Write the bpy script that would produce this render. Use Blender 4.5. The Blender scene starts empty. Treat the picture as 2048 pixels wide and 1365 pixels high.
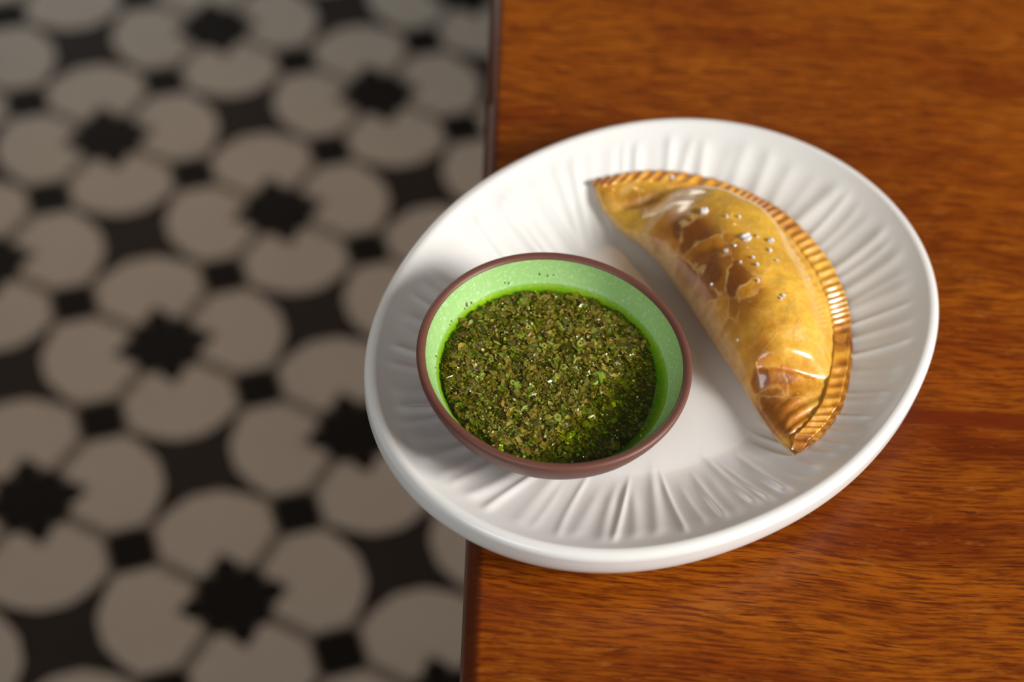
import bpy, math, random
import numpy as np
from mathutils import Vector, Matrix, noise

SC = bpy.context.scene
COL = SC.collection
random.seed(7)
RNG = np.random.default_rng(11)
MM = 0.001
ZT = 0.75            # table top height (m); world: x right, y away from viewer, z up, floor z = 0

# ------------------------------------------------------------------ camera
cam_data = bpy.data.cameras.new('camera')
cam = bpy.data.objects.new('camera', cam_data)
COL.objects.link(cam)
SC.camera = cam
cam_data.sensor_width = 36.0
cam_data.lens = 62.157
R3 = [[0.9964155935868924, -0.06869944727652771, -0.049359404380327654],
      [0.020802353222454606, 0.7645686157647191, -0.6442065615065011],
      [0.08199528618944722, 0.6408706716113015, 0.7632572012835448]]
M4 = Matrix(R3).to_4x4()
M4.translation = Vector((-0.020405157, -0.425211980, 1.270463285))
cam.matrix_world = M4
cam_data.clip_start = 0.02
cam_data.dof.use_dof = True
cam_data.dof.focus_distance = 0.630
cam_data.dof.aperture_fstop = 4.9

# ------------------------------------------------------------------ exposure, world, lamps
SC.view_settings.view_transform = 'Standard'
SC.view_settings.look = 'None'
SC.view_settings.exposure = 0.0
SC.view_settings.gamma = 1.0
SC.view_settings.use_curve_mapping = False

world = bpy.data.worlds.new('world')
SC.world = world
world.use_nodes = True
bg = world.node_tree.nodes['Background']
bg.inputs['Color'].default_value = (1.0, 0.84, 0.67, 1)
bg.inputs['Strength'].default_value = 0.105


def area_light(name, az, el, dist, sx, sy, power, colr, target=(0.06, 0.0, 0.76)):
    d = bpy.data.lights.new(name, 'AREA')
    d.shape = 'RECTANGLE'
    d.size = sx
    d.size_y = sy
    d.energy = power
    d.color = colr
    o = bpy.data.objects.new(name, d)
    COL.objects.link(o)
    a, e = math.radians(az), math.radians(el)
    v = Vector((math.cos(e) * math.cos(a), math.cos(e) * math.sin(a), math.sin(e)))
    o.location = Vector(target) + v * dist
    o.rotation_euler = v.to_track_quat('Z', 'Y').to_euler()
    return o


area_light('window_daylight', -18, 28, 2.6, 0.85, 0.85, 95, (1.0, 0.972, 0.925))
area_light('back_floor_fill', 110, 24, 1.0, 0.7, 0.5, 7.5, (1.0, 0.94, 0.87), (-0.42, 1.05, 0.45))  # low area light added at the back to brighten the far floor
area_light('front_left_fill', -112, 40, 1.9, 0.9, 0.7, 11.0, (0.92, 0.97, 1.0), (-0.15, 0.1, 0.55))  # cool fill added at the front left to lift the plate's lower left
floor_spot = bpy.data.lights.new('floor_warm_spot', 'SPOT')  # warm spot added to tint the middle of the floor
floor_spot.energy = 25
floor_spot.spot_size = math.radians(30)
floor_spot.spot_blend = 0.9
floor_spot.shadow_soft_size = 0.05
floor_spot.color = (1.0, 0.52, 0.20)
lo = bpy.data.objects.new('floor_warm_spot', floor_spot)
COL.objects.link(lo)
lo.location = (-0.55, 0.75, 2.1)
glint = bpy.data.lights.new('glint_light', 'POINT')  # small warm point light added for orange glints on sauce and rim
glint.energy = 2.0
glint.shadow_soft_size = 0.03
glint.color = (1.0, 0.50, 0.16)
bo = bpy.data.objects.new('glint_light', glint)
COL.objects.link(bo)
bo.location = (0.25, 1.15, 1.85)
lo.rotation_euler = (Vector(lo.location) - Vector((-0.16, 0.58, 0))).to_track_quat('Z', 'Y').to_euler()


# ------------------------------------------------------------------ helpers
def mesh_obj(name, verts, faces, mat=None, parent=None, smooth=True, loc=None):
    me = bpy.data.meshes.new(name)
    me.from_pydata([tuple(map(float, v)) for v in verts], [], [tuple(map(int, f)) for f in faces])
    me.update()
    if smooth:
        me.polygons.foreach_set('use_smooth', [True] * len(me.polygons))
    if mat:
        me.materials.append(mat)
    o = bpy.data.objects.new(name, me)
    COL.objects.link(o)
    if parent:
        o.parent = parent
    if loc is not None:
        o.location = loc
    return o


def empty(name, loc=(0, 0, 0)):
    o = bpy.data.objects.new(name, None)
    COL.objects.link(o)
    o.location = loc
    o.empty_display_size = 0.02
    return o


def tag(o, label=None, cat=None, group=None, kind=None):
    if label:
        o['label'] = label
    if cat:
        o['category'] = cat
    if group:
        o['group'] = group
    if kind:
        o['kind'] = kind
    return o


class NT:
    """tiny node-tree helper"""
    def __init__(self, name):
        self.m = bpy.data.materials.new(name)
        self.m.use_nodes = True
        self.t = self.m.node_tree
        self.b = self.t.nodes['Principled BSDF']
        self.out = self.t.nodes['Material Output']

    def n(self, typ, **kw):
        nd = self.t.nodes.new(typ)
        for k, v in kw.items():
            if k.startswith('i_'):
                nd.inputs[k[2:].replace('_', ' ')].default_value = v
            else:
                setattr(nd, k, v)
        return nd

    def l(self, a, b):
        self.t.links.new(a, b)

    def ramp(self, fac, stops, interp='LINEAR'):
        r = self.n('ShaderNodeValToRGB')
        r.color_ramp.interpolation = interp
        e = r.color_ramp.elements
        while len(e) < len(stops):
            e.new(0.5)
        for k, (p, c) in enumerate(stops):
            e[k].position = p
            e[k].color = (*c, 1) if len(c) == 3 else c
        self.l(fac, r.inputs[0])
        return r.outputs[0]

    def noise(self, vec, scale, detail=4, rough=0.55, dist=0.0):
        nd = self.n('ShaderNodeTexNoise')
        nd.inputs['Scale'].default_value = scale
        nd.inputs['Detail'].default_value = detail
        nd.inputs['Roughness'].default_value = rough
        nd.inputs['Distortion'].default_value = dist
        if vec is not None:
            self.l(vec, nd.inputs['Vector'])
        return nd.outputs['Fac']

    def mix(self, fac, a, b, mode='MIX'):
        nd = self.n('ShaderNodeMix', data_type='RGBA', blend_type=mode)
        for s, v in ((0, fac), (6, a), (7, b)):
            if hasattr(v, 'is_linked') or hasattr(v, 'links'):
                self.l(v, nd.inputs[s])
            elif s == 0:
                nd.inputs[0].default_value = v
            else:
                nd.inputs[s].default_value = (*v, 1)
        return nd.outputs[2]

    def math(self, op, a, b=None, clamp=False):
        nd = self.n('ShaderNodeMath', operation=op, use_clamp=clamp)
        for s, v in ((0, a), (1, b)):
            if v is None:
                continue
            if hasattr(v, 'links'):
                self.l(v, nd.inputs[s])
            else:
                nd.inputs[s].default_value = v
        return nd.outputs[0]

    def mapping(self, vec, scale=(1, 1, 1), loc=(0, 0, 0)):
        nd = self.n('ShaderNodeMapping')
        nd.inputs['Scale'].default_value = scale
        nd.inputs['Location'].default_value = loc
        self.l(vec, nd.inputs['Vector'])
        return nd.outputs[0]

    def bump(self, h, strength=0.3, dist=0.001):
        nd = self.n('ShaderNodeBump')
        nd.inputs['Strength'].default_value = strength
        nd.inputs['Distance'].default_value = dist
        self.l(h, nd.inputs['Height'])
        self.l(nd.outputs[0], self.b.inputs['Normal'])
        return nd.outputs[0]

    def set(self, **kw):
        for k, v in kw.items():
            k = k.replace('_', ' ')
            if hasattr(v, 'links'):
                self.l(v, self.b.inputs[k])
            elif k == 'Base Color':
                self.b.inputs[k].default_value = (*v, 1)
            else:
                self.b.inputs[k].default_value = v


# ------------------------------------------------------------------ materials
def mat_tile(name, c1, c2, rough=0.6):
    k = NT(name)
    g = k.n('ShaderNodeNewGeometry').outputs['Position']
    f = k.noise(g, 14, 5)
    f2 = k.noise(g, 160, 3)
    c = k.mix(f, c1, c2)
    c = k.mix(k.math('MULTIPLY', f2, 0.25), c, tuple(x * 0.8 for x in c1))
    k.set(Base_Color=c, Roughness=rough)
    k.b.inputs['Specular IOR Level'].default_value = 0.05
    k.bump(f2, 0.15, 0.0004)
    return k.m


M_white_tile = mat_tile('white_cement_tile', (0.345, 0.322, 0.288), (0.40, 0.376, 0.338))
M_black_tile = mat_tile('black_cement_tile', (0.006, 0.005, 0.0045), (0.011, 0.0095, 0.0085))
M_char_tile = mat_tile('charcoal_cement_tile', (0.020, 0.0165, 0.015), (0.032, 0.027, 0.0245))
M_grout = mat_tile('grey_grout', (0.135, 0.122, 0.105), (0.175, 0.158, 0.136), 0.8)


def mat_wood():
    k = NT('varnished_red_brown_wood')
    oc = k.n('ShaderNodeTexCoord').outputs['Object']
    inf_n = k.n('ShaderNodeObjectInfo')
    inf = inf_n.outputs['Random']
    oc_r = k.n('ShaderNodeSeparateColor')
    k.l(inf_n.outputs['Color'], oc_r.inputs[0])
    off = k.n('ShaderNodeVectorMath', operation='SCALE')
    off.inputs[0].default_value = (3.1, 7.7, 1.3)
    k.l(inf, off.inputs['Scale'])
    add = k.n('ShaderNodeVectorMath', operation='ADD')
    k.l(oc, add.inputs[0])
    k.l(off.outputs[0], add.inputs[1])
    p = add.outputs[0]
    # gentle wander of the grain
    w = k.n('ShaderNodeTexNoise')
    w.inputs['Scale'].default_value = 5.0
    w.inputs['Detail'].default_value = 2
    k.l(p, w.inputs['Vector'])
    wv = k.n('ShaderNodeVectorMath', operation='MULTIPLY_ADD')
    k.l(w.outputs['Color'], wv.inputs[0])
    wv.inputs[1].default_value = (0.0, 0.030, 0.0)
    k.l(p, wv.inputs[2])
    q = wv.outputs[0]
    bands = k.noise(k.mapping(q, (2.2, 26, 4)), 1.0, 3, 0.6)
    blot = k.noise(k.mapping(p, (9, 26, 6)), 1.0, 5, 0.6)
    fine = k.noise(k.mapping(q, (70, 760, 40)), 1.0, 4, 0.65)
    fleck = k.noise(k.mapping(q, (60, 210, 40)), 1.0, 4, 0.7)
    pores = k.noise(k.mapping(q, (70, 1150, 60)), 1.0, 2, 0.6)
    base = k.ramp(bands, [(0.28, (0.105, 0.012, 0.0006)), (0.48, (0.205, 0.035, 0.0010)), (0.68, (0.32, 0.073, 0.0022))])
    base = k.mix(k.ramp(blot, [(0.35, (0, 0, 0)), (0.72, (0.8, 0.8, 0.8))]), base, (0.40, 0.110, 0.0045))
    base = k.mix(k.ramp(fine, [(0.38, (0.85, 0.85, 0.85)), (0.58, (0, 0, 0))]), base, (0.100, 0.013, 0.0008))
    base = k.mix(k.ramp(fleck, [(0.58, (0, 0, 0)), (0.80, (0.55, 0.55, 0.55))]), base, (0.47, 0.17, 0.022))
    pm = k.ramp(pores, [(0.30, (1, 1, 1)), (0.40, (0, 0, 0))])
    base = k.mix(k.math('MULTIPLY', pm, 0.8), base, (0.050, 0.008, 0.0012))
    # the dark lamina along the glued far edge of each board (local +y .. see board origin)
    sep = k.n('ShaderNodeSeparateXYZ')
    k.l(oc, sep.inputs[0])
    nz = k.noise(k.mapping(oc, (16, 60, 1)), 1.0, 3)
    yy = k.math('ADD', sep.outputs[1], k.math('MULTIPLY', k.math('SUBTRACT', nz, 0.5), 0.011))
    l1 = k.n('ShaderNodeMapRange', interpolation_type='SMOOTHSTEP')
    l1.inputs['From Min'].default_value = -0.0725
    l1.inputs['From Max'].default_value = -0.0765
    k.l(yy, l1.inputs['Value'])
    xr = k.n('ShaderNodeMapRange')
    xr.inputs['From Min'].default_value = -0.04
    xr.inputs['From Max'].default_value = 0.105
    k.l(sep.outputs[0], xr.inputs['Value'])
    base = k.mix(k.math('MULTIPLY', k.math('MULTIPLY', l1.outputs[0], xr.outputs[0]), oc_r.outputs[0]), base, (0.135, 0.016, 0.0012))
    # end grain soaks the stain up along the cut end
    nx = k.noise(k.mapping(oc, (1, 420, 1)), 1.0, 3)
    xx = k.math('ADD', sep.outputs[0], k.math('MULTIPLY', k.math('SUBTRACT', nx, 0.5), 0.004))
    e1 = k.n('ShaderNodeMapRange', interpolation_type='SMOOTHSTEP')
    e1.inputs['From Min'].default_value = 0.0062
    e1.inputs['From Max'].default_value = 0.0036
    k.l(xx, e1.inputs['Value'])
    base = k.mix(k.math('MULTIPLY', e1.outputs[0], 0.85), base, (0.075, 0.012, 0.002))
    k.set(Base_Color=base, Roughness=0.36)
    k.b.inputs['Specular IOR Level'].default_value = 0.28
    h = k.math('SUBTRACT', k.math('MULTIPLY', fine, 0.3), pm)
    k.bump(h, 0.10, 0.0002)
    return k.m


M_wood = mat_wood()


def mat_porcelain():
    k = NT('white_porcelain')
    g = k.n('ShaderNodeNewGeometry').outputs['Position']
    k.set(Base_Color=k.mix(k.noise(g, 60, 3), (0.80, 0.79, 0.765), (0.84, 0.83, 0.81)), Roughness=0.24)
    k.b.inputs['Specular IOR Level'].default_value = 0.5
    k.b.inputs['Subsurface Weight'].default_value = 0.0
    return k.m


M_porc = mat_porcelain()


def mat_clay():
    k = NT('unglazed_brown_clay')
    g = k.n('ShaderNodeNewGeometry').outputs['Position']
    f = k.noise(g, 900, 3)
    c = k.mix(k.noise(g, 70, 3), (0.140, 0.050, 0.034), (0.185, 0.070, 0.048))
    k.set(Base_Color=k.mix(k.math('MULTIPLY', f, 0.3), c, (0.10, 0.036, 0.026)), Roughness=0.46)
    k.bump(f, 0.12, 0.0002)
    return k.m


def mat_glaze():
    k = NT('speckled_green_glaze')
    g = k.n('ShaderNodeNewGeometry').outputs['Position']
    v = k.n('ShaderNodeTexVoronoi')
    v.inputs['Scale'].default_value = 900
    k.l(g, v.inputs['Vector'])
    f = k.noise(g, 750, 3, 0.6)
    sp = k.ramp(f, [(0.52, (0, 0, 0)), (0.70, (1, 1, 1))])
    c = k.mix(k.noise(g, 45, 3), (0.30, 0.55, 0.17), (0.38, 0.62, 0.235))
    c = k.mix(k.math('MULTIPLY', sp, 0.55), c, (0.60, 0.80, 0.45))
    k.set(Base_Color=c, Roughness=0.22)
    k.bump(f, 0.12, 0.0003)
    return k.m


M_clay, M_glaze = mat_clay(), mat_glaze()


def absorb(k):
    v = k.n('ShaderNodeVolumeAbsorption')
    v.inputs['Color'].default_value = (0.855, 0.915, 0.10, 1)
    v.inputs['Density'].default_value = 1050
    k.l(v.outputs[0], k.out.inputs['Volume'])


def mat_oil():
    k = NT('green_oil')
    g = k.n('ShaderNodeNewGeometry').outputs['Position']
    t = k.n('ShaderNodeBsdfTransparent')
    t.inputs[0].default_value = (1, 1, 1, 1)
    gl = k.n('ShaderNodeBsdfGlossy')
    gl.inputs['Roughness'].default_value = 0.03
    f = k.n('ShaderNodeLayerWeight')
    f.inputs['Blend'].default_value = 0.5
    fr = k.math('MULTIPLY_ADD', k.math('POWER', f.outputs['Facing'], 5.0), 0.9)
    fr.node.inputs[2].default_value = 0.04
    bp = k.n('ShaderNodeBump')
    bp.inputs['Strength'].default_value = 0.55
    bp.inputs['Distance'].default_value = 0.0010
    k.l(k.noise(g, 330, 3, 0.55), bp.inputs['Height'])
    k.l(bp.outputs[0], gl.inputs['Normal'])
    k.l(bp.outputs[0], f.inputs['Normal'])
    mx = k.n('ShaderNodeMixShader')
    k.l(fr, mx.inputs[0])
    k.l(t.outputs[0], mx.inputs[1])
    k.l(gl.outputs[0], mx.inputs[2])
    k.l(mx.outputs[0], k.out.inputs['Surface'])
    absorb(k)
    return k.m


def mat_attr(name, rough, coat=0.0, spec=0.5, sss=0.0, bump=None):
    k = NT(name)
    a = k.n('ShaderNodeAttribute', attribute_name='Col')
    k.set(Base_Color=a.outputs['Color'], Roughness=rough)
    k.b.inputs['Specular IOR Level'].default_value = spec
    k.b.inputs['Coat Weight'].default_value = coat
    k.b.inputs['Coat Roughness'].default_value = 0.105
    if bump:
        g = k.n('ShaderNodeNewGeometry').outputs['Position']
        k.bump(k.noise(g, bump[0], 4, 0.6), bump[1], bump[2])
    return k.m


M_oil = mat_oil()
M_herb = mat_attr('chopped_herb', 0.34, 0.5)


def mat_plain(name, c, rough, **kw):
    k = NT(name)
    g = k.n('ShaderNodeNewGeometry').outputs['Position']
    f = k.noise(g, 700, 3)
    k.set(Base_Color=k.mix(f, tuple(x * 0.75 for x in c), c), Roughness=rough)
    for a, b in kw.items():
        k.b.inputs[a.replace('_', ' ')].default_value = b
    return k.m


M_garlic = mat_plain('minced_garlic', (0.62, 0.60, 0.42), 0.3)
M_stem = mat_plain('green_herb_stem', (0.36, 0.40, 0.06), 0.3)
M_bed = mat_plain('herb_paste', (0.12, 0.095, 0.010), 0.4)
M_salt = mat_plain('salt_crystal', (0.97, 0.96, 0.95), 0.30)


def mat_crust():
    k = NT('baked_egg_washed_pastry')
    a = k.n('ShaderNodeAttribute', attribute_name='Col')
    gl = k.n('ShaderNodeAttribute', attribute_name='Gloss')
    oc = k.n('ShaderNodeTexCoord').outputs['Object']
    wob = k.n('ShaderNodeTexNoise')
    wob.inputs['Scale'].default_value = 110
    wob.inputs['Detail'].default_value = 3
    k.l(oc, wob.inputs['Vector'])
    wv = k.n('ShaderNodeVectorMath', operation='MULTIPLY_ADD')
    k.l(wob.outputs['Color'], wv.inputs[0])
    wv.inputs[1].default_value = (0.009, 0.009, 0.009)
    k.l(oc, wv.inputs[2])
    vo = k.n('ShaderNodeTexVoronoi', feature='DISTANCE_TO_EDGE')
    vo.inputs['Scale'].default_value = 78
    k.l(wv.outputs[0], vo.inputs['Vector'])
    lines = k.ramp(vo.outputs['Distance'], [(0.0, (1, 1, 1)), (0.035, (0.35, 0.35, 0.35)), (0.075, (0, 0, 0))])
    patch = k.ramp(k.noise(oc, 95, 3), [(0.40, (0, 0, 0)), (0.55, (1, 1, 1))])
    crack = k.math('MULTIPLY', k.math('MULTIPLY', lines, patch), 0.85)
    vc = k.n('ShaderNodeTexVoronoi', feature='F1')
    vc.inputs['Scale'].default_value = 78
    k.l(wv.outputs[0], vc.inputs['Vector'])
    cs = k.n('ShaderNodeSeparateColor')
    k.l(vc.outputs['Color'], cs.inputs[0])
    cell = k.ramp(cs.outputs[0], [(0.0, (0.12, 0.12, 0.12)), (0.55, (1, 1, 1))])
    cm = k.n('ShaderNodeAttribute', attribute_name='Cell').outputs['Fac']
    mott = k.noise(oc, 330, 5, 0.65)
    c = k.mix(k.ramp(mott, [(0.42, (0.26, 0.26, 0.26)), (0.60, (0, 0, 0))]), a.outputs['Color'],
              (0.40, 0.145, 0.012))
    c = k.mix(k.math('MULTIPLY', cell, cm, True), c, (0.26, 0.072, 0.004))
    c = k.mix(k.math('MULTIPLY', crack, k.math('ADD', cm, 0.30)), c, (0.74, 0.44, 0.14))
    k.set(Base_Color=c)
    k.set(Roughness=0.42)
    k.b.inputs['Coat Roughness'].default_value = 0.105
    k.l(gl.outputs['Fac'], k.b.inputs['Coat Weight'])
    k.b.inputs['Subsurface Weight'].default_value = 0.0
    wr = k.noise(oc, 230, 5, 0.62)
    h = k.math('ADD', k.math('MULTIPLY', wr, 1.0), k.math('MULTIPLY', lines, 0.16))
    k.bump(h, 0.40, 0.0011)
    return k.m


M_crust = mat_crust()

# ------------------------------------------------------------------ floor: cement tiles on grout
floor = mesh_obj('floor', [(-3, -2, 0), (3, -2, 0), (3, 4, 0), (-3, 4, 0)], [(0, 1, 2, 3)], M_grout, smooth=False)
tag(floor, 'black and white patterned cement tile floor below the table', kind='structure')
LO = Vector((-0.1624024812, 0.3464167865, 0))
LU = Vector((0.18088752521, -0.08532117687, 0))
LV = Vector((0.08532117687, 0.18088752521, 0))
CELL = 0.10
ANG = math.atan2(LU.y, LU.x)


def prism(pts, h0, h1, ch):
    """tile prism with a small chamfer, pts ccw in metres"""
    n = len(pts)
    c = np.mean(pts, axis=0)
    V = [(x, y, h0) for x, y in pts] + [(x, y, h1 - ch) for x, y in pts]
    for x, y in pts:
        d = np.array([x, y]) - c
        d = d * (1 - ch / max(np.linalg.norm(d), 1e-6))
        V.append((c[0] + d[0], c[1] + d[1], h1))
    F = []
    for k in range(n):
        a = (k + 1) % n
        F += [(k, a, n + a, n + k), (n + k, n + a, 2 * n + a, 2 * n + k)]
    V.append((c[0], c[1], h1))
    for k in range(n):
        F.append((2 * n + k, 2 * n + (k + 1) % n, 3 * n))
    return V, F


E2 = np.array
petal = [(.37, .055), (.74, .055), (.945, .265), (.955, .43), (.87, .69), (.69, .87), (.43, .955),
         (.265, .945), (.055, .74), (.055, .37), (.13, .315), (.235, .335), (.345, .345), (.335, .235), (.315, .13)]
petal = [(x * CELL, y * CELL) for x, y in petal]
flower = []
for k in range(8):
    a = k * math.pi / 4
    tip, val, wd = (.345, .262, .16) if k % 2 == 0 else (.42, .268, .175)
    for da, r in ((-.36, val), (-wd / tip * .62, tip * .97), (0, tip), (wd / tip * .62, tip * .97)):
        flower.append((r * math.cos(a + da) * CELL, r * math.sin(a + da) * CELL))
dia = [(.255, 0), (.05, .205), (-.05, .205), (-.255, 0)]
diamond = [(x * CELL, y * CELL) for x, y in [(.235, -.035), (.235, .035), (.035, .235), (-.035, .235), (-.235, .035), (-.235, -.035), (-.035, -.235), (.035, -.235)]]
star = []
for k in range(4):
    a = k * math.pi / 2
    ca, sa = math.cos(a), math.sin(a)
    # corner arm towards a diamond, then the concave side hugging a petal
    for x, y in ((.66, -.05), (.66, .05), (.53, .065), (.405, .095), (.265, .175), (.175, .265), (.095, .405), (.065, .53)):
        star.append(((x * ca - y * sa) * CELL, (x * sa + y * ca) * CELL))
rot = lambda pts, a: [(x * math.cos(a) - y * math.sin(a), x * math.sin(a) + y * math.cos(a)) for x, y in pts]

shapes = {'petal_tile': (petal, .0022, M_white_tile), 'flower_tile': (flower, .0018, M_black_tile),
          'diamond_tile': (diamond, .0018, M_black_tile), 'star_tile': (star, .0018, M_char_tile)}
protos = {}
for nm, (pts, h, m) in shapes.items():
    V, F = prism(np.array(pts), -0.002, h, 0.0006)
    me = bpy.data.meshes.new(nm)
    me.from_pydata([tuple(map(float, v)) for v in V], [], F)
    me.materials.append(m)
    protos[nm] = (me, V, F, m)

cl = []
for i in range(-12, 13):
    for j in range(-8, 16):
        p = LO + LU * i + LV * j
        if -2.4 < p.x < 2.4 and -1.6 < p.y < 3.4:
            cl.append(((p - Vector((-0.24, 0.66, 0))).length, p))
cl.sort(key=lambda t: t[0])
rest = {nm: ([], [], []) for nm in shapes}


def put(nm, p, a, near):
    if near:
        o = bpy.data.objects.new(nm, protos[nm][0])
        COL.objects.link(o)
        o.parent = floor
        o.location = p
        o.rotation_euler = (0, 0, a)
    else:
        V0, F0, _ = rest[nm]
        b = len(V0)
        ca, sa = math.cos(a), math.sin(a)
        V0 += [(x * ca - y * sa + p.x, x * sa + y * ca + p.y, z) for x, y, z in protos[nm][1]]
        F0 += [tuple(b + q for q in f) for f in protos[nm][2]]


for k, (d, p) in enumerate(cl):
    near = k < 70
    for q in range(4):
        put('petal_tile', p, ANG + q * math.pi / 2, near)
    put('flower_tile', p, ANG, near)
    put('diamond_tile', p + LU * .5, ANG, near)
    put('diamond_tile', p + LV * .5, ANG, near)
    put('star_tile', p + LU * .5 + LV * .5, ANG, near)
for nm, (V0, F0, _) in rest.items():
    o = mesh_obj(nm, V0, F0, protos[nm][3], floor, smooth=False)
    tag(o, kind='stuff')

# ------------------------------------------------------------------ table: glued boards, rounded edge
table = empty('table', (0, 0, 0))
tag(table, 'varnished red-brown wooden table with rounded edge under the white plate', 'table')
TW, TH, RO = 1.45, 0.034, 0.0055
prof = [(TW, -TH)]
for k in range(9):                                   # lower-left rounding then upper-left rounding (x = 0 end)
    a = -math.pi / 2 - k * math.pi / 16
    prof.append((RO + RO * math.cos(a), -TH + RO + RO * math.sin(a)))
for k in range(13):
    a = math.pi - k * math.pi / 24
    prof.append((RO + RO * math.cos(a), -RO + RO * math.sin(a)))
prof += [(TW, 0)]
prof = prof[::-1]
BW = 0.1625
joints = [-0.0125 + BW * k for k in range(-4, 9)]
for y0 in joints[:-1]:
    hw = BW / 2 - 0.00006
    c = 0.00018
    rows = [(-hw, c), (-hw + c, 0), (hw - c, 0), (hw, c)]
    V, F = [], []
    for yy, dz in rows:
        for x, z in prof:
            V.append((x, yy, z - (dz if z > -TH / 2 else -dz)))
    n = len(prof)
    for r in range(3):
        for k in range(n):
            a = (k + 1) % n
            F.append((r * n + k, r * n + a, (r + 1) * n + a, (r + 1) * n + k))
    F.append(tuple(range(n))[::-1])
    F.append(tuple(3 * n + k for k in range(n)))
    b = mesh_obj('board', V, F, M_wood, table, smooth=False, loc=(0, y0 + BW / 2, ZT))
    b.color = (0.9 if abs(y0 + 0.0125) < 1e-4 else 0.0, 0, 0, 1)
    for pl in b.data.polygons:
        pl.use_smooth = abs(pl.normal.y) < 0.2
    b.data.set_sharp_from_angle(angle=math.radians(35))
YN, YF = joints[0], joints[-1]


def box(name, x0, x1, y0, y1, z0, z1, mat, parent):
    V = [(x, y, z) for z in (z0, z1) for y in (y0, y1) for x in (x0, x1)]
    F = [(0, 2, 3, 1), (4, 5, 7, 6), (0, 1, 5, 4), (2, 6, 7, 3), (0, 4, 6, 2), (1, 3, 7, 5)]
    return mesh_obj(name, V, F, mat, parent, smooth=False)


for x0 in (0.14, TW - 0.20):
    for y0 in (YN + 0.08, YF - 0.14):
        box('leg', x0, x0 + 0.06, y0, y0 + 0.06, 0.0022, ZT - TH, M_wood, table)
box('apron', 0.15, 0.17, YN + 0.14, YF - 0.14, ZT - TH - 0.09, ZT - TH, M_wood, table)
box('apron', TW - 0.18, TW - 0.16, YN + 0.14, YF - 0.14, ZT - TH - 0.09, ZT - TH, M_wood, table)

# ------------------------------------------------------------------ plate (asymmetric oval coupe plate with ribbed slope)
PC = np.array([66.0, 9.0])
FC = [107.633, 0.929, 3.412, -1.07, 13.57, 0.141, -0.284, -0.918, -0.007, 0.088, 0.183, -0.114, 0.174]


def plate_R(t):
    t = np.asarray(t, float)
    r = np.full_like(t, FC[0])
    for k in range(1, 7):
        r = r + FC[2 * k - 1] * np.cos(k * t) + FC[2 * k] * np.sin(k * t)
    return r


ZW, ZRISE, S0, PEX = 5.2, 18.0, 0.57, 1.5     # well height, rise, where the slope starts, its power
LIPD = 4.85


def well_z(s):
    u = np.clip((np.asarray(s, float) - S0) / (1 - S0), 0, None)
    return ZW + ZRISE * u ** PEX


def plate_z(x, y):
    """plain inner height (mm above table) at x, y in mm"""
    d = np.array([x, y]) - PC
    return float(well_z(np.hypot(*d) / (plate_R(math.atan2(d[1], d[0])) - LIPD)))


NTH = 1080
th = np.linspace(0, 2 * math.pi, NTH, endpoint=False)
RT = plate_R(th)
NIN = 80
sv = np.concatenate([[0.02], np.linspace(0.1, 0.5, 8), np.linspace(0.52, 1.0, NIN - 9)])
rg = np.random.default_rng(3)
cent, t = [], 0.0
while t < 2 * math.pi - 0.03:
    cent.append(t)
    t += rg.uniform(0.046, 0.105)
disp = np.zeros((len(sv), NTH))
for c in cent:
    amp = rg.choice([0.30, 0.5, 0.75, 1.0], p=[.2, .3, .3, .2]) * 0.85
    lean = rg.normal(0.0, 0.10)
    curve = rg.normal(0.0, 0.25)
    w = rg.uniform(0.018, 0.042)
    s_in = rg.uniform(0.50, 0.64)
    s_out = rg.uniform(0.965, 0.99)
    ss = sv[:, None]
    d = (th[None, :] - c - lean * (ss - .8) - curve * (ss - .8) ** 2 + math.pi) % (2 * math.pi) - math.pi
    win = np.clip((ss - s_in) / 0.16, 0, 1)
    win = win * win * (3 - 2 * win)
    wo = np.clip((s_out - ss) / 0.07, 0, 1)
    win = win * wo * wo * (3 - 2 * wo)
    q = d / w
    disp += amp * win * (np.exp(-q * q) * (1 + 0.55 * np.tanh(1.6 * q)))
rows = []
for k, s in enumerate(sv):
    r = s * (RT - LIPD)
    rows.append((r, well_z(s) + disp[k]))
n_in = len(rows)
rl = 3.0
zc = float(well_z(1.0)) - 2.36
for a in np.radians(np.linspace(122, 0, 12)):
    rows.append((RT - rl + rl * math.cos(a), np.full(NTH, zc + rl * math.sin(a))))
for d, z in ((0.0, 18.5), (0.1, 16.0), (0.6, 13.8), (1.8, 11.6), (4.5, 9.2), (9.0, 7.2), (16, 5.2), (26, 3.4)):
    rows.append((RT - d, np.full(NTH, z)))
for f_, z in ((0.62, 2.2), (0.60, 0.5), (0.59, 0.0), (0.565, 0.0), (0.55, 0.6), (0.54, 2.2), (0.02, 2.2)):
    rows.append((RT * f_, np.full(NTH, z)))
GX = np.array([PC[0] + r * np.cos(th) for r, z in rows]) * MM
GY = np.array([PC[1] + r * np.sin(th) for r, z in rows]) * MM
GZ = np.array([z for r, z in rows]) * MM
P3 = np.stack([GX, GY, GZ], -1)
tr = np.zeros_like(P3)
tr[1:-1] = P3[2:] - P3[:-2]
tr[0] = P3[1] - P3[0]
tr[-1] = P3[-1] - P3[-2]
tt = np.roll(P3, -1, 1) - np.roll(P3, 1, 1)
NRM = np.cross(tr, tt)
NRM /= np.maximum(np.linalg.norm(NRM, axis=-1, keepdims=True), 1e-12)
NRM[0] = (0, 0, 1)

plate = empty('oval_plate', (0, 0, ZT))
tag(plate, 'white oval porcelain plate with ribbed slope, overhanging the table edge', 'plate')


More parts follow.
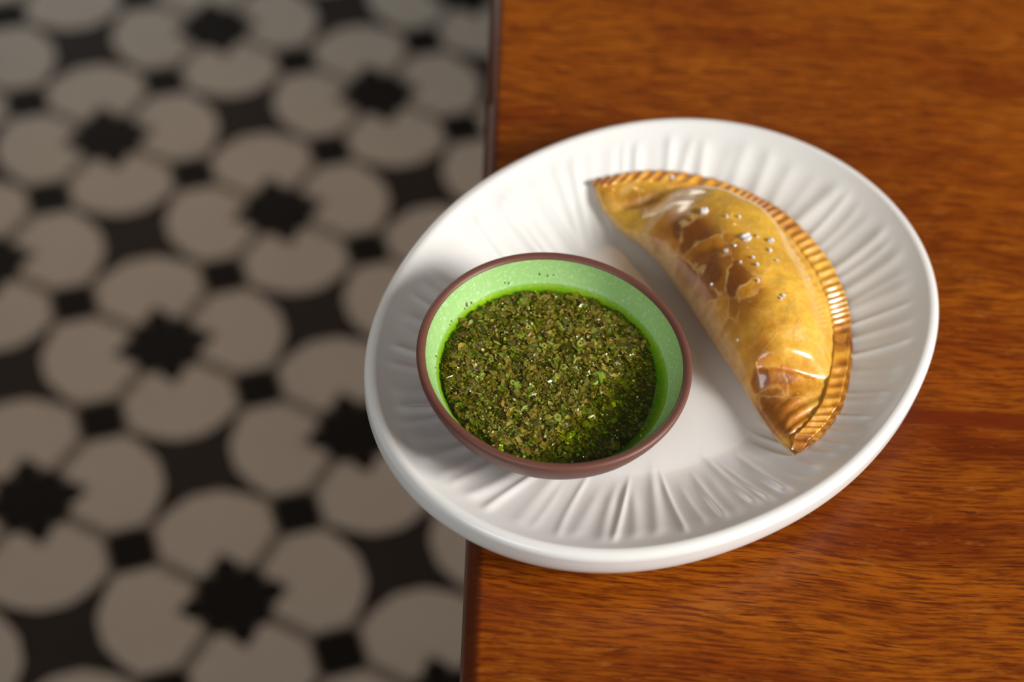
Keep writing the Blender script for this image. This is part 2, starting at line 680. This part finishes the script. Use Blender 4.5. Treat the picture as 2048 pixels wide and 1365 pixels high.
def ring_mesh(name, a, b, cap0=False, cap1=False):
    sub = P3[a:b].reshape(-1, 3)
    m = b - a
    i0 = np.arange(NTH)
    i1 = (i0 + 1) % NTH
    F = []
    for r in range(m - 1):
        F += np.stack([r * NTH + i0, (r + 1) * NTH + i0, (r + 1) * NTH + i1, r * NTH + i1], 1).tolist()
    V = sub.tolist()
    N = NRM[a:b].reshape(-1, 3).tolist()
    if cap0:
        V.append((PC[0] * MM, PC[1] * MM, float(GZ[a].mean())))
        N.append((0, 0, 1))
        F += [[len(V) - 1, int(p), int(q)] for p, q in zip(i0, i1)]
    if cap1:
        V.append((PC[0] * MM, PC[1] * MM, float(GZ[b - 1].mean())))
        N.append((0, 0, -1))
        F += [[len(V) - 1, (m - 1) * NTH + int(q), (m - 1) * NTH + int(p)] for p, q in zip(i0, i1)]
    o = mesh_obj(name, V, F, M_porc, plate)
    o.data.normals_split_custom_set_from_vertices(N)
    return o


ring_mesh('ribbed_well', 0, n_in - 1, cap0=True)
ring_mesh('rim', n_in - 2, n_in + 20, cap1=False)
ring_mesh('foot', n_in + 19, len(rows), cap1=True)

# ------------------------------------------------------------------ dip bowl
BC = (26.1, -24.7)
bowl = empty('dip_bowl', (BC[0] * MM, BC[1] * MM, ZT + (ZW + 0.95) * MM))
tag(bowl, 'small brown clay bowl glazed green inside, holding the herb sauce on the plate', 'bowl')


def lathe(name, prof, mat, parent, n=160, cap=True):
    V, F = [], []
    th_ = [2 * math.pi * k / n for k in range(n)]
    for r, z in prof:
        for a in th_:
            V.append((r * math.cos(a) * MM, r * math.sin(a) * MM, z * MM))
    m = len(prof)
    for r in range(m - 1):
        for k in range(n):
            a = (k + 1) % n
            F.append((r * n + k, r * n + a, (r + 1) * n + a, (r + 1) * n + k))
    if cap:
        F.append(tuple(k for k in range(n))[::-1])
    F.append(tuple((m - 1) * n + k for k in range(n)))
    o = mesh_obj(name, V, F, mat, parent)
    o.data.set_sharp_from_angle(angle=math.radians(50))
    return o


HB = 33.9    # rim height above the foot
# outer profile from the foot up, over the lip, down inside (the body below the glaze)
bp_out = [(12, 1.2), (18, 1.0), (18.5, 0.0), (20.5, 0.0), (22.5, 1.2), (28.5, 5.0), (35.5, 10.8), (41.2, 16.8), (45.2, 22.6),
          (47.3, 27.0), (48.7, 30.8), (49.0, 32.6), (48.75, 33.5), (48.1, HB), (47.3, 33.9), (46.4, 33.6), (45.85, 33.0), (45.6, 32.2)]
bp_in = [(45.1, 30.6), (43.6, 27.6), (41.4, 23.9), (38.2, 19.8), (33.5, 14.8), (27, 10.0), (18, 6.6), (8, 5.2), (0.5, 5.0)]
lathe('clay_body', [(0.5, 1.3)] + bp_out + [(r + 0.25, z - 0.35) for r, z in bp_in], M_clay, bowl)
gl_prof = [(45.75, 32.75), (45.5, 32.0)] + bp_in
gv = lathe('green_glaze', gl_prof, M_glaze, bowl, cap=False)


def wall_r(z):
    """inner radius (mm) of the bowl at height z over the foot"""
    pr = sorted([(zz, rr) for rr, zz in gl_prof])
    return float(np.interp(z, [p[0] for p in pr], [p[1] for p in pr]))


bowl.scale = (1.004, 1.022, 1.0)

# ------------------------------------------------------------------ herb sauce
ZS = 23.9                                        # oil level over the bowl foot (mm)
RS = wall_r(ZS)
sauce = empty('herb_sauce', bowl.location)
sauce.scale = bowl.scale
tag(sauce, 'dark green chopped herb and oil sauce filling the green glazed bowl', 'sauce')
nr, na = 40, 128
V, F = [(0, 0, ZS * MM)], []
for i in range(1, nr + 1):
    f_ = i / nr
    men = 0.55 * max(0, (f_ - 0.955) / 0.045) ** 2
    for k in range(na):
        a = 2 * math.pi * k / na
        rr = (RS + 0.25) * f_
        dz = 0.16 * noise.noise(Vector((rr * math.cos(a) * .35, rr * math.sin(a) * .35, 3.3))) * min(1, (1 - f_) * 9)
        V.append((rr * math.cos(a) * MM, rr * math.sin(a) * MM, (ZS + men + dz) * MM))
for k in range(na):
    F.append((0, 1 + k, 1 + (k + 1) % na))
for i in range(nr - 1):
    for k in range(na):
        a = (k + 1) % na
        F.append((1 + i * na + k, 1 + (i + 1) * na + k, 1 + (i + 1) * na + a, 1 + i * na + a))
ring0 = 1 + (nr - 1) * na
for lv in range(1, 7):                           # the side of the liquid follows the glaze just inside its skin
    z = ZS - 6.6 * lv / 6
    b0 = len(V)
    for k in range(na):
        a = 2 * math.pi * k / na
        V.append(((wall_r(z) + .2) * math.cos(a) * MM, (wall_r(z) + .2) * math.sin(a) * MM, z * MM))
    for k in range(na):
        a = (k + 1) % na
        F.append((ring0 + k, b0 + k, b0 + a, ring0 + a))
    ring0 = b0
F.append(tuple(ring0 + k for k in range(na))[::-1])
oil = tag(mesh_obj('oil', V, F, M_oil, sauce), 'clear green oil')
oil.data.set_sharp_from_angle(angle=math.radians(40))


def bed_z(x, y):
    r = math.hypot(x, y)
    a = math.atan2(y, x)
    drop = max(0.0, r - 36.2 + 0.8 * noise.noise(Vector((2.2 * math.cos(a), 2.2 * math.sin(a), 0.7)))) ** 1.5 * 0.24
    # the solids sink on the right and front right where darker oil stands
    sink = 4.2 * max(0.0, min(1.0, ((x * 0.80 - y * 0.60) - 17) / 20))
    return ZS - 1.05 + 0.6 * noise.noise(Vector((x * .22, y * .22, 1.1))) - drop - sink


V, F = [(0, 0, bed_z(0, 0) * MM)], []
for i in range(1, 41):
    for k in range(96):
        a = 2 * math.pi * k / 96
        z = None
        rr = 38.9 * min(i, 39) / 39
        z = bed_z(rr * math.cos(a), rr * math.sin(a))
        if i == 40:
            z = min(z, ZS - 2.7)
            rr = 60
        rr = min(rr, wall_r(z) - 0.1)
        V.append((rr * math.cos(a) * MM, rr * math.sin(a) * MM, z * MM))
for k in range(96):
    F.append((0, 1 + k, 1 + (k + 1) % 96))
for i in range(39):
    for k in range(96):
        a = (k + 1) % 96
        F.append((1 + i * 96 + k, 1 + (i + 1) * 96 + k, 1 + (i + 1) * 96 + a, 1 + i * 96 + a))
mesh_obj('herb_paste', V, F, M_bed, sauce)

HC = np.array([(0.27, 0.180, 0.022), (0.15, 0.130, 0.016), (0.18, 0.240, 0.022), (0.28, 0.42, 0.045),
               (0.40, 0.33, 0.055), (0.10, 0.060, 0.012), (0.33, 0.255, 0.030), (0.22, 0.195, 0.022)])
HP = np.array([.22, .17, .15, .05, .08, .10, .10, .13])
V, F, C = [], [], []
for k in range(9500):
    rr = 39.6 * math.sqrt(random.random())
    a = random.uniform(0, 2 * math.pi)
    x, y = rr * math.cos(a), rr * math.sin(a)
    big = random.random() < 0.22
    sz = random.uniform(1.2, 2.5) if big else random.uniform(0.40, 1.2)
    z = bed_z(x, y) + random.uniform(-0.1, 1.25 if not big else 0.95)
    z = min(z, ZS + (0.12 if k % 6 == 0 else -0.12))
    if rr + sz * 0.7 > wall_r(min(z, 33)) - 0.1:
        continue
    tilt = Matrix.Rotation(random.gauss(0, 0.33), 3, 'X') @ Matrix.Rotation(random.gauss(0, 0.33), 3, 'Y')
    rz = random.uniform(0, 6.28)
    asp = random.uniform(0.35, 1.0)
    nv = 6 if big else 5
    b = len(V)
    sunk = (x * 0.80 - y * 0.60) - 17
    if sunk > 0 and random.random() < min(.75, sunk / 18):
        continue
    col = HC[np.random.RandomState(k).choice(8, p=HP)] * random.uniform(0.62, 1.05)
    pts = [(0, 0, random.uniform(-.2, .3) * sz)]
    for j in range(nv):
        an = 2 * math.pi * j / nv + random.uniform(-.35, .35)
        q = sz * random.uniform(.6, 1.1)
        px, py = q * math.cos(an), q * math.sin(an) * asp
        pts.append((px * math.cos(rz) - py * math.sin(rz), px * math.sin(rz) + py * math.cos(rz), random.uniform(-.22, .22) * sz))
    for q in pts:
        w = tilt @ Vector(q)
        V.append(((x + w.x) * MM, (y + w.y) * MM, (z + w.z * 0.8) * MM))
        C.append((*(col * random.uniform(.85, 1.15)), 1))
    for j in range(nv):
        F.append((b, b + 1 + j, b + 1 + (j + 1) % nv))
herbs = mesh_obj('chopped_herbs', V, F, M_herb, sauce, smooth=False)
ca = herbs.data.color_attributes.new('Col', 'FLOAT_COLOR', 'POINT')
ca.data.foreach_set('color', np.array(C, dtype=np.float32).ravel())
tag(herbs, kind='stuff')


def chunk_mesh(name, sx, sy, sz, mat, seed, n=10):
    """small irregular lump, sizes in mm"""
    r_ = random.Random(seed)
    V = [(0, 0, sz)]
    for lev, f_ in ((0.45, 0.92), (-0.5, 0.8)):
        for k in range(6):
            a = 2 * math.pi * k / 6 + r_.uniform(-.3, .3)
            q = f_ * r_.uniform(.7, 1.1)
            V.append((sx * q * math.cos(a), sy * q * math.sin(a), sz * lev * r_.uniform(.7, 1.3)))
    V.append((0, 0, -sz))
    F = [(0, 1 + k, 1 + (k + 1) % 6) for k in range(6)]
    F += [(1 + k, 7 + k, 7 + (k + 1) % 6, 1 + (k + 1) % 6) for k in range(6)]
    F += [(13, 7 + (k + 1) % 6, 7 + k) for k in range(6)]
    me = bpy.data.meshes.new(name)
    me.from_pydata([(x * MM, y * MM, z * MM) for x, y, z in V], [], F)
    me.materials.append(mat)
    return me


def part(name, me, parent, x, y, z, rz=0.0, rx=0.0, sc=1.0):
    o = bpy.data.objects.new(name, me)
    COL.objects.link(o)
    o.parent = parent
    o.location = (x * MM, y * MM, z * MM)
    o.rotation_euler = (rx, rx * 0.6, rz)
    o.scale = (sc, sc, sc)
    return o


g_me = [chunk_mesh('garlic_bit', .75, .55, .4, M_garlic, 5 + k) for k in range(4)]
for k in range(54):
    rr = 36 * math.sqrt(random.random())
    a = random.uniform(0, 6.28)
    x, y = rr * math.cos(a), rr * math.sin(a)
    z = max(bed_z(x, y) + 1.0, ZS - 0.5)
    part('garlic_bit', g_me[k % 4], sauce, x, y, min(z, ZS + .15), random.uniform(0, 6), random.uniform(-.5, .5), random.choice([.4, .5, .6, .8, 1.0]))


def ring_slice(name, ro, ri, h, mat, n=10):
    V, F = [], []
    for r, z in ((ro, -h), (ro, h), (ri, h), (ri, -h)):
        for k in range(n):
            a = 2 * math.pi * k / n
            V.append((r * math.cos(a) * MM, r * math.sin(a) * MM * 0.85, z * MM))
    for lv in range(4):
        l2 = (lv + 1) % 4
        for k in range(n):
            a = (k + 1) % n
            F.append((lv * n + k, lv * n + a, l2 * n + a, l2 * n + k))
    me = bpy.data.meshes.new(name)
    me.from_pydata(V, [], F)
    me.materials.append(mat)
    return me


s_me = ring_slice('stem_slice', 1.25, .55, .35, M_stem)
r_me = chunk_mesh('stem_piece', 1.9, .62, .5, M_stem, 77)
for x, y in ((-3, 12), (4, 3), (10, 14), (-14, -6), (2, -20), (-9, 20), (15, -3), (-22, 4)):
    part('stem_slice', s_me, sauce, x, y, max(bed_z(x, y) + .9, ZS - .45), random.uniform(0, 6), random.uniform(-.5, .5), random.uniform(.8, 1.3))
for x, y in ((-20, 12), (-1, 13.5), (8, 6), (-12, -18), (14, -18), (-26, -4), (3, 22), (20, 8)):
    part('stem_piece', r_me, sauce, x, y, max(bed_z(x, y) + .9, ZS - .35), random.uniform(0, 6), random.uniform(-.2, .2), random.uniform(.8, 1.2))

# flecks stuck on the glaze just above the oil
k = 0
f_me = [chunk_mesh('herb_fleck', .8, .45, .18, mat_plain('dried_herb_fleck', (0.12, 0.07, 0.012), .5), 30 + q) for q in range(3)]
for ang, dz, sc in ((139, 1.5, 1.5), (136, 1.0, 1.0), (141, 0.7, 0.7), (152, 1.0, .8), (154, .7, .6), (113, 1.9, .8), (115, 2.4, .6),
                    (97, 3.6, .9), (93, 3.1, .7), (90, 3.4, .5), (176, 1.1, .9), (183, .9, .7)):
    a = math.radians(ang)
    z = ZS + dz
    rr = wall_r(z) - 0.12
    o = bpy.data.objects.new('herb_fleck', f_me[k % 3])
    COL.objects.link(o)
    o.parent = sauce
    o.location = (rr * math.cos(a) * MM, rr * math.sin(a) * MM, z * MM)
    o.rotation_euler = (0, -math.radians(55), a)
    o.scale = (sc, sc, sc)
    k += 1

# ------------------------------------------------------------------ empanada
G0 = np.array([(43.6, 88.6), (54.6, 94), (69.8, 98.1), (85, 98.4), (97.1, 95.8), (106.1, 92.5), (120.6, 83.8), (131.6, 70.9), (139.7, 55.6),
               (143.5, 40.3), (144.5, 25.2), (143.9, 14), (141.8, 1.6), (136.6, -17.4), (128.5, -31.1), (119.6, -40.6), (116.3, -42)])
F0_ = np.array([(43.6, 88.6), (46.5, 78.8), (54.1, 68.9), (62.3, 61.0), (69, 53), (76.0, 40.5), (81.4, 29.6), (86.3, 18.7), (90.6, 9.7), (97.4, -4.1),
                (104.6, -19.5), (111.2, -34.2), (116.3, -42)])


def resample(P, n):
    d = np.r_[0, np.cumsum(np.linalg.norm(np.diff(P, axis=0), axis=1))]
    d /= d[-1]
    # smooth through a light catmull-like blend
    uu = np.linspace(0, 1, n)
    Q = np.stack([np.interp(uu, d, P[:, k]) for k in (0, 1)], 1)
    for _ in range(int(n / 9)):
        Q[1:-1] = 0.25 * Q[:-2] + 0.5 * Q[1:-1] + 0.25 * Q[2:]
    return Q


NU = 300
GC, FCV = resample(G0, NU), resample(F0_, NU)
U = np.linspace(0, 1, NU)
WID = np.linalg.norm(GC - FCV, axis=1)
VF = np.clip(1 - 6.6 / np.maximum(WID, 1e-3), 0.45, 0.92)
HT = np.interp(U, [0, .03, .08, .13, .18, .23, .30, .40, .50, .60, .695, .75, .80, .87, .93, .975, 1],
               [2.6, 4.5, 8.0, 9.6, 11.0, 18.0, 25.0, 28.0, 28.0, 26.5, 24.6, 20.5, 13.0, 10.5, 7.4, 4.4, 2.4])
for _ in range(16):
    HT[1:-1] = .25 * HT[:-2] + .5 * HT[1:-1] + .25 * HT[2:]
RIDGE_N = 50.0
ph = np.cumsum(1 - .35 * np.clip((.25 - U) / .1, 0, 1) - .38 * np.clip((U - .62) / .1, 0, 1) + 0.25 * np.sin(U * 23) + 0.18 * np.sin(U * 41 + 1))
ph = ph / ph[-1] * RIDGE_N * 2 * math.pi


def ridge(u):
    p = np.interp(u, U, ph)
    return max(0.0, 0.5 + 0.5 * math.cos(p)) ** 0.8


def flange_z(iu):
    g = GC[iu]
    return max(plate_z(*g) + 3.4, 10.2 if 0.1 < U[iu] < .95 else 9.2)


FZ = np.array([flange_z(i) for i in range(NU)])
for _ in range(30):
    FZ[1:-1] = .25 * FZ[:-2] + .5 * FZ[1:-1] + .25 * FZ[2:]
CR = {'pale': (0.80, 0.56, 0.29), 'gold': (0.97, 0.57, 0.062), 'amber': (0.64, 0.235, 0.011), 'brown': (0.30, 0.092, 0.006),
      'burnt': (0.10, 0.026, 0.005)}
CR = {k_: np.array(v_) for k_, v_ in CR.items()}


def sstep(a, b, x):
    t_ = min(1.0, max(0.0, (x - a) / (b - a)))
    return t_ * t_ * (3 - 2 * t_)


# browner places: (u, v, radius u, radius v, strength 0..1, kind)
SPOTS = [(.335, .17, .050, .09, .55), (.478, .105, .036, .05, .40), (.155, .43, .045, .20, .35), (.07, .30, .045, .30, .35),
         (.88, .45, .095, .60, .55), (.785, .28, .022, .20, .45), (.775, .60, .020, .16, .35), (.785, .09, .03, .08, .55), (.99, .5, .03, .6, .6)]
# paler, less glossy places along the dome's back edge and where the dome starts
PALES = [(.235, .30, .018, .5, .75), (.28, .72, .04, .07, .8), (.34, .78, .05, .05, .8), (.40, .81, .05, .04, .7), (.22, .62, .03, .1, .8), (.105, .5, .012, .3, .5),
         (.46, .82, .04, .03, .5)]


def crust_color(u, v, x, y, hf):
    n1 = noise.noise(Vector((x * .09, y * .09, 5.1)))
    n2 = noise.noise(Vector((x * .3, y * .3, 9.1)))
    n3 = noise.noise(Vector((x * .8, y * .8, 2.1)))
    br = 0.30 + 0.28 * n1 + 0.20 * n2
    # less brown on the right side of the dome, browner at middle left
    br += 0.66 * math.exp(-((v - .13) / .17) ** 2) * sstep(.18, .3, u) * (1 - .45 * sstep(.5, .65, u)) - 0.28 * math.exp(-((v - .66) / .2) ** 2)
    for (su, svv, ru, rv, st) in SPOTS:
        d = math.hypot((u - su) / ru, (v - svv) / rv) + 0.22 * n2 + 0.12 * n3
        br += st * (1 - sstep(0.75, 1.1, d))
    br = min(1.6, max(0, br))
    if br < .45:
        c = CR['gold'] * (1 - br / .45 * .35) + CR['amber'] * (br / .45 * .35)
    elif br < .8:
        f_ = (br - .45) / .35
        c = (CR['gold'] * .65 + CR['amber'] * .35) * (1 - f_) + CR['amber'] * f_
    elif br < 1.15:
        f_ = (br - .8) / .35
        c = CR['amber'] * (1 - f_) + CR['brown'] * f_
    else:
        f_ = (br - 1.15) / .45
        c = CR['brown'] * (1 - f_) + CR['burnt'] * f_
    pale = 1 - sstep(.30, .62, hf + .16 * n1 + .10 * n2)
    pale *= sstep(.02, .08, u) * (1 - sstep(.78, .86, u))
    for (su, svv, ru, rv, st) in PALES:
        d = math.hypot((u - su) / ru, (v - svv) / rv) + 0.35 * n2 + 0.25 * n3
        pale = max(pale, st * (1 - sstep(0.45, 1.15, d)))
    gloss = (1 - pale)
    c = c * (1 - pale * .92) + CR['pale'] * pale * .92
    tipb = max(1 - sstep(.0, .035, u), sstep(.955, 1.0, u))
    c = c * (1 - .7 * tipb) + CR['burnt'] * 1.3 * .7 * tipb
    return c, gloss


emp = empty('empanada', (0, 0, ZT))
tag(emp, 'golden baked half-moon pastry with crimped edge beside the sauce bowl', 'pastry')


def dome(u, t, iu):
    """height (mm over table) of the upper skin at normalised t across the body"""
    f, g = FCV[iu], GC[iu]
    xy = f + (g - f) * t * VF[iu]
    zp = plate_z(*(f + (g - f) * .12))
    z0 = zp + min(6.0, HT[iu] * .42)
    zfl = FZ[iu] - .9
    pk = .40 + .14 * sstep(.16, .26, u) * (1 - sstep(.38, .52, u))
    H = zp + HT[iu]
    if t < pk:
        q = (pk - t) / pk
        sh = math.sqrt(max(0, 1 - q ** 2.3))
        z = z0 + (H - z0) * sh
    else:
        q = (t - pk) / (1 - pk)
        sh = (0.5 + 0.5 * math.cos(math.pi * q ** 1.75))
        z = zfl + (H - zfl) * sh
    n = noise.noise(Vector((xy[0] * .045, xy[1] * .045, 4.2))) * 1.3 + noise.noise(Vector((xy[0] * .13, xy[1] * .13, 8.2))) * .55
    z += n * math.sin(math.pi * min(1, max(0, t))) * min(1, HT[iu] / 12)
    # pinched crease before the near tip and after the far tip
    c1 = u - (.775 + .05 * (t - .5))
    z -= 2.0 * math.exp(-(c1 / .010) ** 2) * math.sin(math.pi * min(1, t * 1.05)) ** .7 * (t > .1)
    z += 1.2 * math.exp(-((c1 + .022) / .016) ** 2) * math.sin(math.pi * min(1, t)) * (t > .1)
    c2 = u - (.155 + .10 * (t - .4))
    z -= 1.7 * math.exp(-(c2 / .016) ** 2) * math.sin(math.pi * t)
    # fork lines run across the flattened near end
    if u > .80:
        z += 0.38 * math.sin((u * 150 + t * 14)) * sstep(.80, .85, u) * sstep(.12, .4, t) * (1 - sstep(.985, 1, u))
    return xy, z


NVT = 96
V, C, GLS, UVS, CMS = [], [], [], [], []
for i in range(NU):
    u = U[i]
    for j in range(NVT):
        t = (j / (NVT - 1))
        t = t ** 1.25
        xy, z = dome(u, t, i)
        V.append((xy[0] * MM, xy[1] * MM, z * MM))
        hf = 1.0 if t > .4 else (z - plate_z(*FCV[i])) / max(HT[i], 1)
        c, g = crust_color(u, t * VF[i], xy[0], xy[1], hf)
        C.append((*c, 1))
        GLS.append(g)
        UVS.append((u, t * VF[i]))
        vv = t * VF[i]
        CMS.append(g * (0.14 + 1.05 * math.exp(-((vv - .16) / .14) ** 2) * sstep(.22, .30, u) * (1 - sstep(.54, .70, u))
                        + .45 * math.exp(-((vv - .35) / .25) ** 2 - ((u - .15) / .05) ** 2) + .12 * sstep(.78, .82, u)))
top_n = len(V)
NB = 14
for i in range(NU):
    f, g = FCV[i], GC[i]
    z0 = V[i * NVT][2] / MM
    zp0 = plate_z(*(f + (g - f) * .12))
    zend = V[i * NVT + NVT - 1][2] / MM
    for j in range(1, NB):
        q = j / (NB - 1)
        if q < .5:
            a = q / .5 * math.pi / 2
            t = .12 * (1 - math.cos(a)) / VF[i]
            z = z0 - (z0 - zp0 - .25) * math.sin(a)
        else:
            b = (q - .5) / .5
            t = .12 / VF[i] + (1 - .12 / VF[i]) * b
            xy = f + (g - f) * t * VF[i]
            z = max(plate_z(*xy) + .8, (zp0 + .25) * (1 - b ** 2) + (zend - .8) * b ** 2)
        z = min(z, z0)
        xy = f + (g - f) * t * VF[i]
        V.append((xy[0] * MM, xy[1] * MM, z * MM))
        C.append((*CR['pale'], 1))
        GLS.append(0.1)
F = []
for i in range(NU - 1):
    for j in range(NVT - 1):
        a = i * NVT + j
        F.append((a, a + NVT, a + NVT + 1, a + 1))
    b0, b1 = top_n + i * (NB - 1), top_n + (i + 1) * (NB - 1)
    F.append((i * NVT, b0, b1, (i + 1) * NVT))
    for j in range(NB - 2):
        F.append((b0 + j, b0 + j + 1, b1 + j + 1, b1 + j))
    F.append((i * NVT + NVT - 1, (i + 1) * NVT + NVT - 1, b1 + NB - 2, b0 + NB - 2))


def paint(o, C, G, CM=None):
    m_ = o.data.attributes.new('Cell', 'FLOAT', 'POINT')
    m_.data.foreach_set('value', np.array(CM if CM is not None else [0.0] * len(C), dtype=np.float32))
    a = o.data.color_attributes.new('Col', 'FLOAT_COLOR', 'POINT')
    a.data.foreach_set('color', np.array(C, dtype=np.float32).ravel())
    g = o.data.attributes.new('Gloss', 'FLOAT', 'POINT')
    g.data.foreach_set('value', np.array(G, dtype=np.float32))


crust = mesh_obj('crust', V, F, M_crust, emp)
paint(crust, C, GLS, CMS + [0.0] * (len(V) - top_n))


def flange(name, ulo, uhi, vin, out, zoff, thick, ridge_amp, dark, inset=0.0):
    idx = [i for i in range(NU) if ulo <= U[i] <= uhi]
    # finer sampling along the edge
    us = np.linspace(U[idx[0]], U[idx[-1]], len(idx) * 4)
    V, C, G = [], [], []
    NJ = 12
    for u in us:
        fi = np.array([np.interp(u, U, FCV[:, k_]) for k_ in (0, 1)])
        gi = np.array([np.interp(u, U, GC[:, k_]) for k_ in (0, 1)])
        w = max(np.linalg.norm(gi - fi), .5)
        d = (gi - fi) / w
        vf = np.interp(u, U, VF)
        zf = np.interp(u, U, FZ)
        rv = ridge(u)
        endw = min(1, (u - ulo) / .03 + .15, (uhi - u) / .03 + .15)
        o_ = np.interp(u, [ulo, ulo + .12, 1], [0, out, out * .4]) if out else 0
        dist0 = w * vf - vin
        ins = inset * sstep(.64, .74, u) * (1 - sstep(.955, .993, u))
        dist1 = w + o_ - 0.5 * rv * ridge_amp - ins
        for j in range(NJ):
            q = j / (NJ - 1)
            dist = dist0 + (dist1 - dist0) * q
            p = fi + d * dist
            rr = rv * ridge_amp * math.sin(math.pi * min(1, q * .85 + .08)) ** .6
            z = zf + zoff + ins * .35 - rr - 0.5 * q * q + .35 * noise.noise(Vector((p[0] * .12, p[1] * .12, 6)))
            V.append((p[0] * MM, p[1] * MM, z * MM))
            n2 = noise.noise(Vector((p[0] * .25, p[1] * .25, 3)))
            br = .45 + .5 * n2 + .45 * rv + dark * .5 * q + (.55 if u < .06 or u > .95 else 0)
            br += .45 * math.exp(-((u - .69) / .03) ** 2) + .3 * math.exp(-((u - .36) / .05) ** 2)
            br -= .45 * math.exp(-((u - .52) / .07) ** 2)
            br = min(1.5, max(0, br))
            c = CR['gold'] * (1 - min(1, br)) + CR['amber'] * min(1, br)
            if br > .8:
                f_ = min(1, (br - .8) / .7)
                c = c * (1 - f_) + CR['brown'] * f_
            C.append((*c, 1))
            G.append(.8)
        for j in range(NJ):
            q = 1 - j / (NJ - 1)
            dist = dist0 + (dist1 - .35 - dist0) * q
            p = fi + d * dist
            z = max(zf + zoff - thick - .4 * q * q, plate_z(*p) + .7)
            V.append((p[0] * MM, p[1] * MM, z * MM))
            C.append((*(CR['amber'] * .8), 1))
            G.append(.2)
    F = []
    n2 = 2 * NJ
    for i in range(len(us) - 1):
        for j in range(n2):
            a, b = i * n2 + j, i * n2 + (j + 1) % n2
            F.append((a, a + n2, b + n2, b))
    F.append(tuple(range(n2)))
    F.append(tuple((len(us) - 1) * n2 + j for j in range(n2))[::-1])
    o = mesh_obj(name, V, F, M_crust, emp)
    paint(o, C, G)
    return o


flange('crimped_edge', 0.004, 0.995, 2.2, 0.0, 0.0, 1.7, 0.95, .35, inset=1.7)
lowe = flange('lower_crust_edge', 0.655, 0.992, 0.0, 0.4, -2.2, 1.1, 0.10, .9)

# ------------------------------------------------------------------ salt flakes
from mathutils.bvhtree import BVHTree
bvh = BVHTree.FromPolygons([Vector(v.co) for v in crust.data.vertices], [tuple(p.vertices) for p in crust.data.polygons])
fl_o = bpy.data.objects['crimped_edge']
bvh2 = BVHTree.FromPolygons([Vector(v.co) for v in fl_o.data.vertices], [tuple(p.vertices) for p in fl_o.data.polygons])
GROUP = 'salt crystals sprinkled on the pastry'


def salt_mesh(seed, n, spread, size):
    """a few fused crystal blocks"""
    r_ = random.Random(seed)
    V, F = [], []
    for k in range(n):
        b = len(V)
        c_ = Vector((r_.uniform(-1, 1), r_.uniform(-1, 1), 0)) * spread * (0 if k == 0 else 1)
        c_.z = size * r_.uniform(.15, .5)
        sx, sy, sz = (size * r_.uniform(.45, .9) for _ in range(3))
        R_ = Matrix.Rotation(r_.uniform(0, 6), 3, 'Z') @ Matrix.Rotation(r_.uniform(-.6, .6), 3, 'X')
        for z in (-1, 1):
            for y in (-1, 1):
                for x in (-1, 1):
                    q = Vector((x * sx, y * sy, z * sz)) * r_.uniform(.42, .6)
                    q = R_ @ q + c_
                    V.append(tuple(v * MM for v in q))
        F += [tuple(b + i for i in f) for f in ((0, 2, 3, 1), (4, 5, 7, 6), (0, 1, 5, 4), (2, 6, 7, 3), (0, 4, 6, 2), (1, 3, 7, 5))]
    me = bpy.data.meshes.new('salt_flake')
    me.from_pydata(V, [], F)
    me.materials.append(M_salt)
    return me


def salt(x, y, me, label, tree=bvh):
    h = tree.ray_cast(Vector((x * MM, y * MM, .08)), Vector((0, 0, -1)))
    if h[0] is None:
        return
    o = bpy.data.objects.new('salt_flake', me)
    COL.objects.link(o)
    o.rotation_mode = 'QUATERNION'
    o.rotation_quaternion = h[1].to_track_quat('Z', 'Y')
    o.location = h[0] + Vector((0, 0, ZT)) - h[1] * 0.00008
    tag(o, label, 'salt', GROUP)


BIG = [(85.9, 61.4, 5, .9, 1.9, 'tall white salt clump on the dark brown patch of the pastry'),
       (100.4, 46.2, 7, 1.1, 1.9, 'largest white salt clump at the middle of the pastry top'),
       (110.2, 46.1, 5, .7, 1.7, 'white salt clump on the yellow right side of the pastry top'),
       (92.6, 40.1, 2, .35, 1.7, 'oblong glassy salt flake left of the largest salt clump')]
for k, (x, y, n, sp_, sz_, lb) in enumerate(BIG):
    salt(x, y, salt_mesh(40 + k, n, sp_, sz_), lb)
small = [salt_mesh(60 + k, 1 + k % 2, .40, 1.2) for k in range(5)]
SMALL = [(96.0, 42.3, 'small salt crystal between the oblong flake and the largest salt clump'),
         (97.8, 33.7, 'faint small salt crystal below the oblong salt flake'),
         (102.4, 35.6, 'thin upright sliver of salt below the largest salt clump'),
         (103.8, 31.8, 'small flat salt crystal just below the thin sliver'),
         (111.7, 35.4, 'round small salt crystal right of the thin sliver, on the yellow crust'),
         (87.5, 27.8, 'single small salt crystal at the lower corner of the brown cracked patch'),
         (103.7, 24.6, 'tiny salt crystal in the middle of the dome, below the flat crystal'),
         (124.9, 33.9, 'lone small salt crystal near the crimped edge on the yellow crust'),
         (113.3, 19.1, 'upper of two tiny salt crystals close together above the bright highlight'),
         (112.0, 17.6, 'lower of two tiny salt crystals close together above the bright highlight'),
         (96.7, 3.7, 'lone small salt crystal low on the bowl side of the pastry'),
         (98.5, 57.6, 'tiny salt crystal above the largest salt clump, the right one of two'),
         (93.8, 57.5, 'tiny salt crystal right of the tall clump, the left one of two'),
         (109.4, 40.7, 'small salt crystal just under the clump on the yellow right side'),
         (105.0, 47.9, 'flat salt crystal touching the right of the largest salt clump')]
for k, (x, y, lb) in enumerate(SMALL):
    salt(x, y, small[k % 5], lb)
salt(76.5, 94.2, salt_mesh(90, 2, .7, 1.5), 'long salt flake on the crimped edge near the back tip', bvh2)
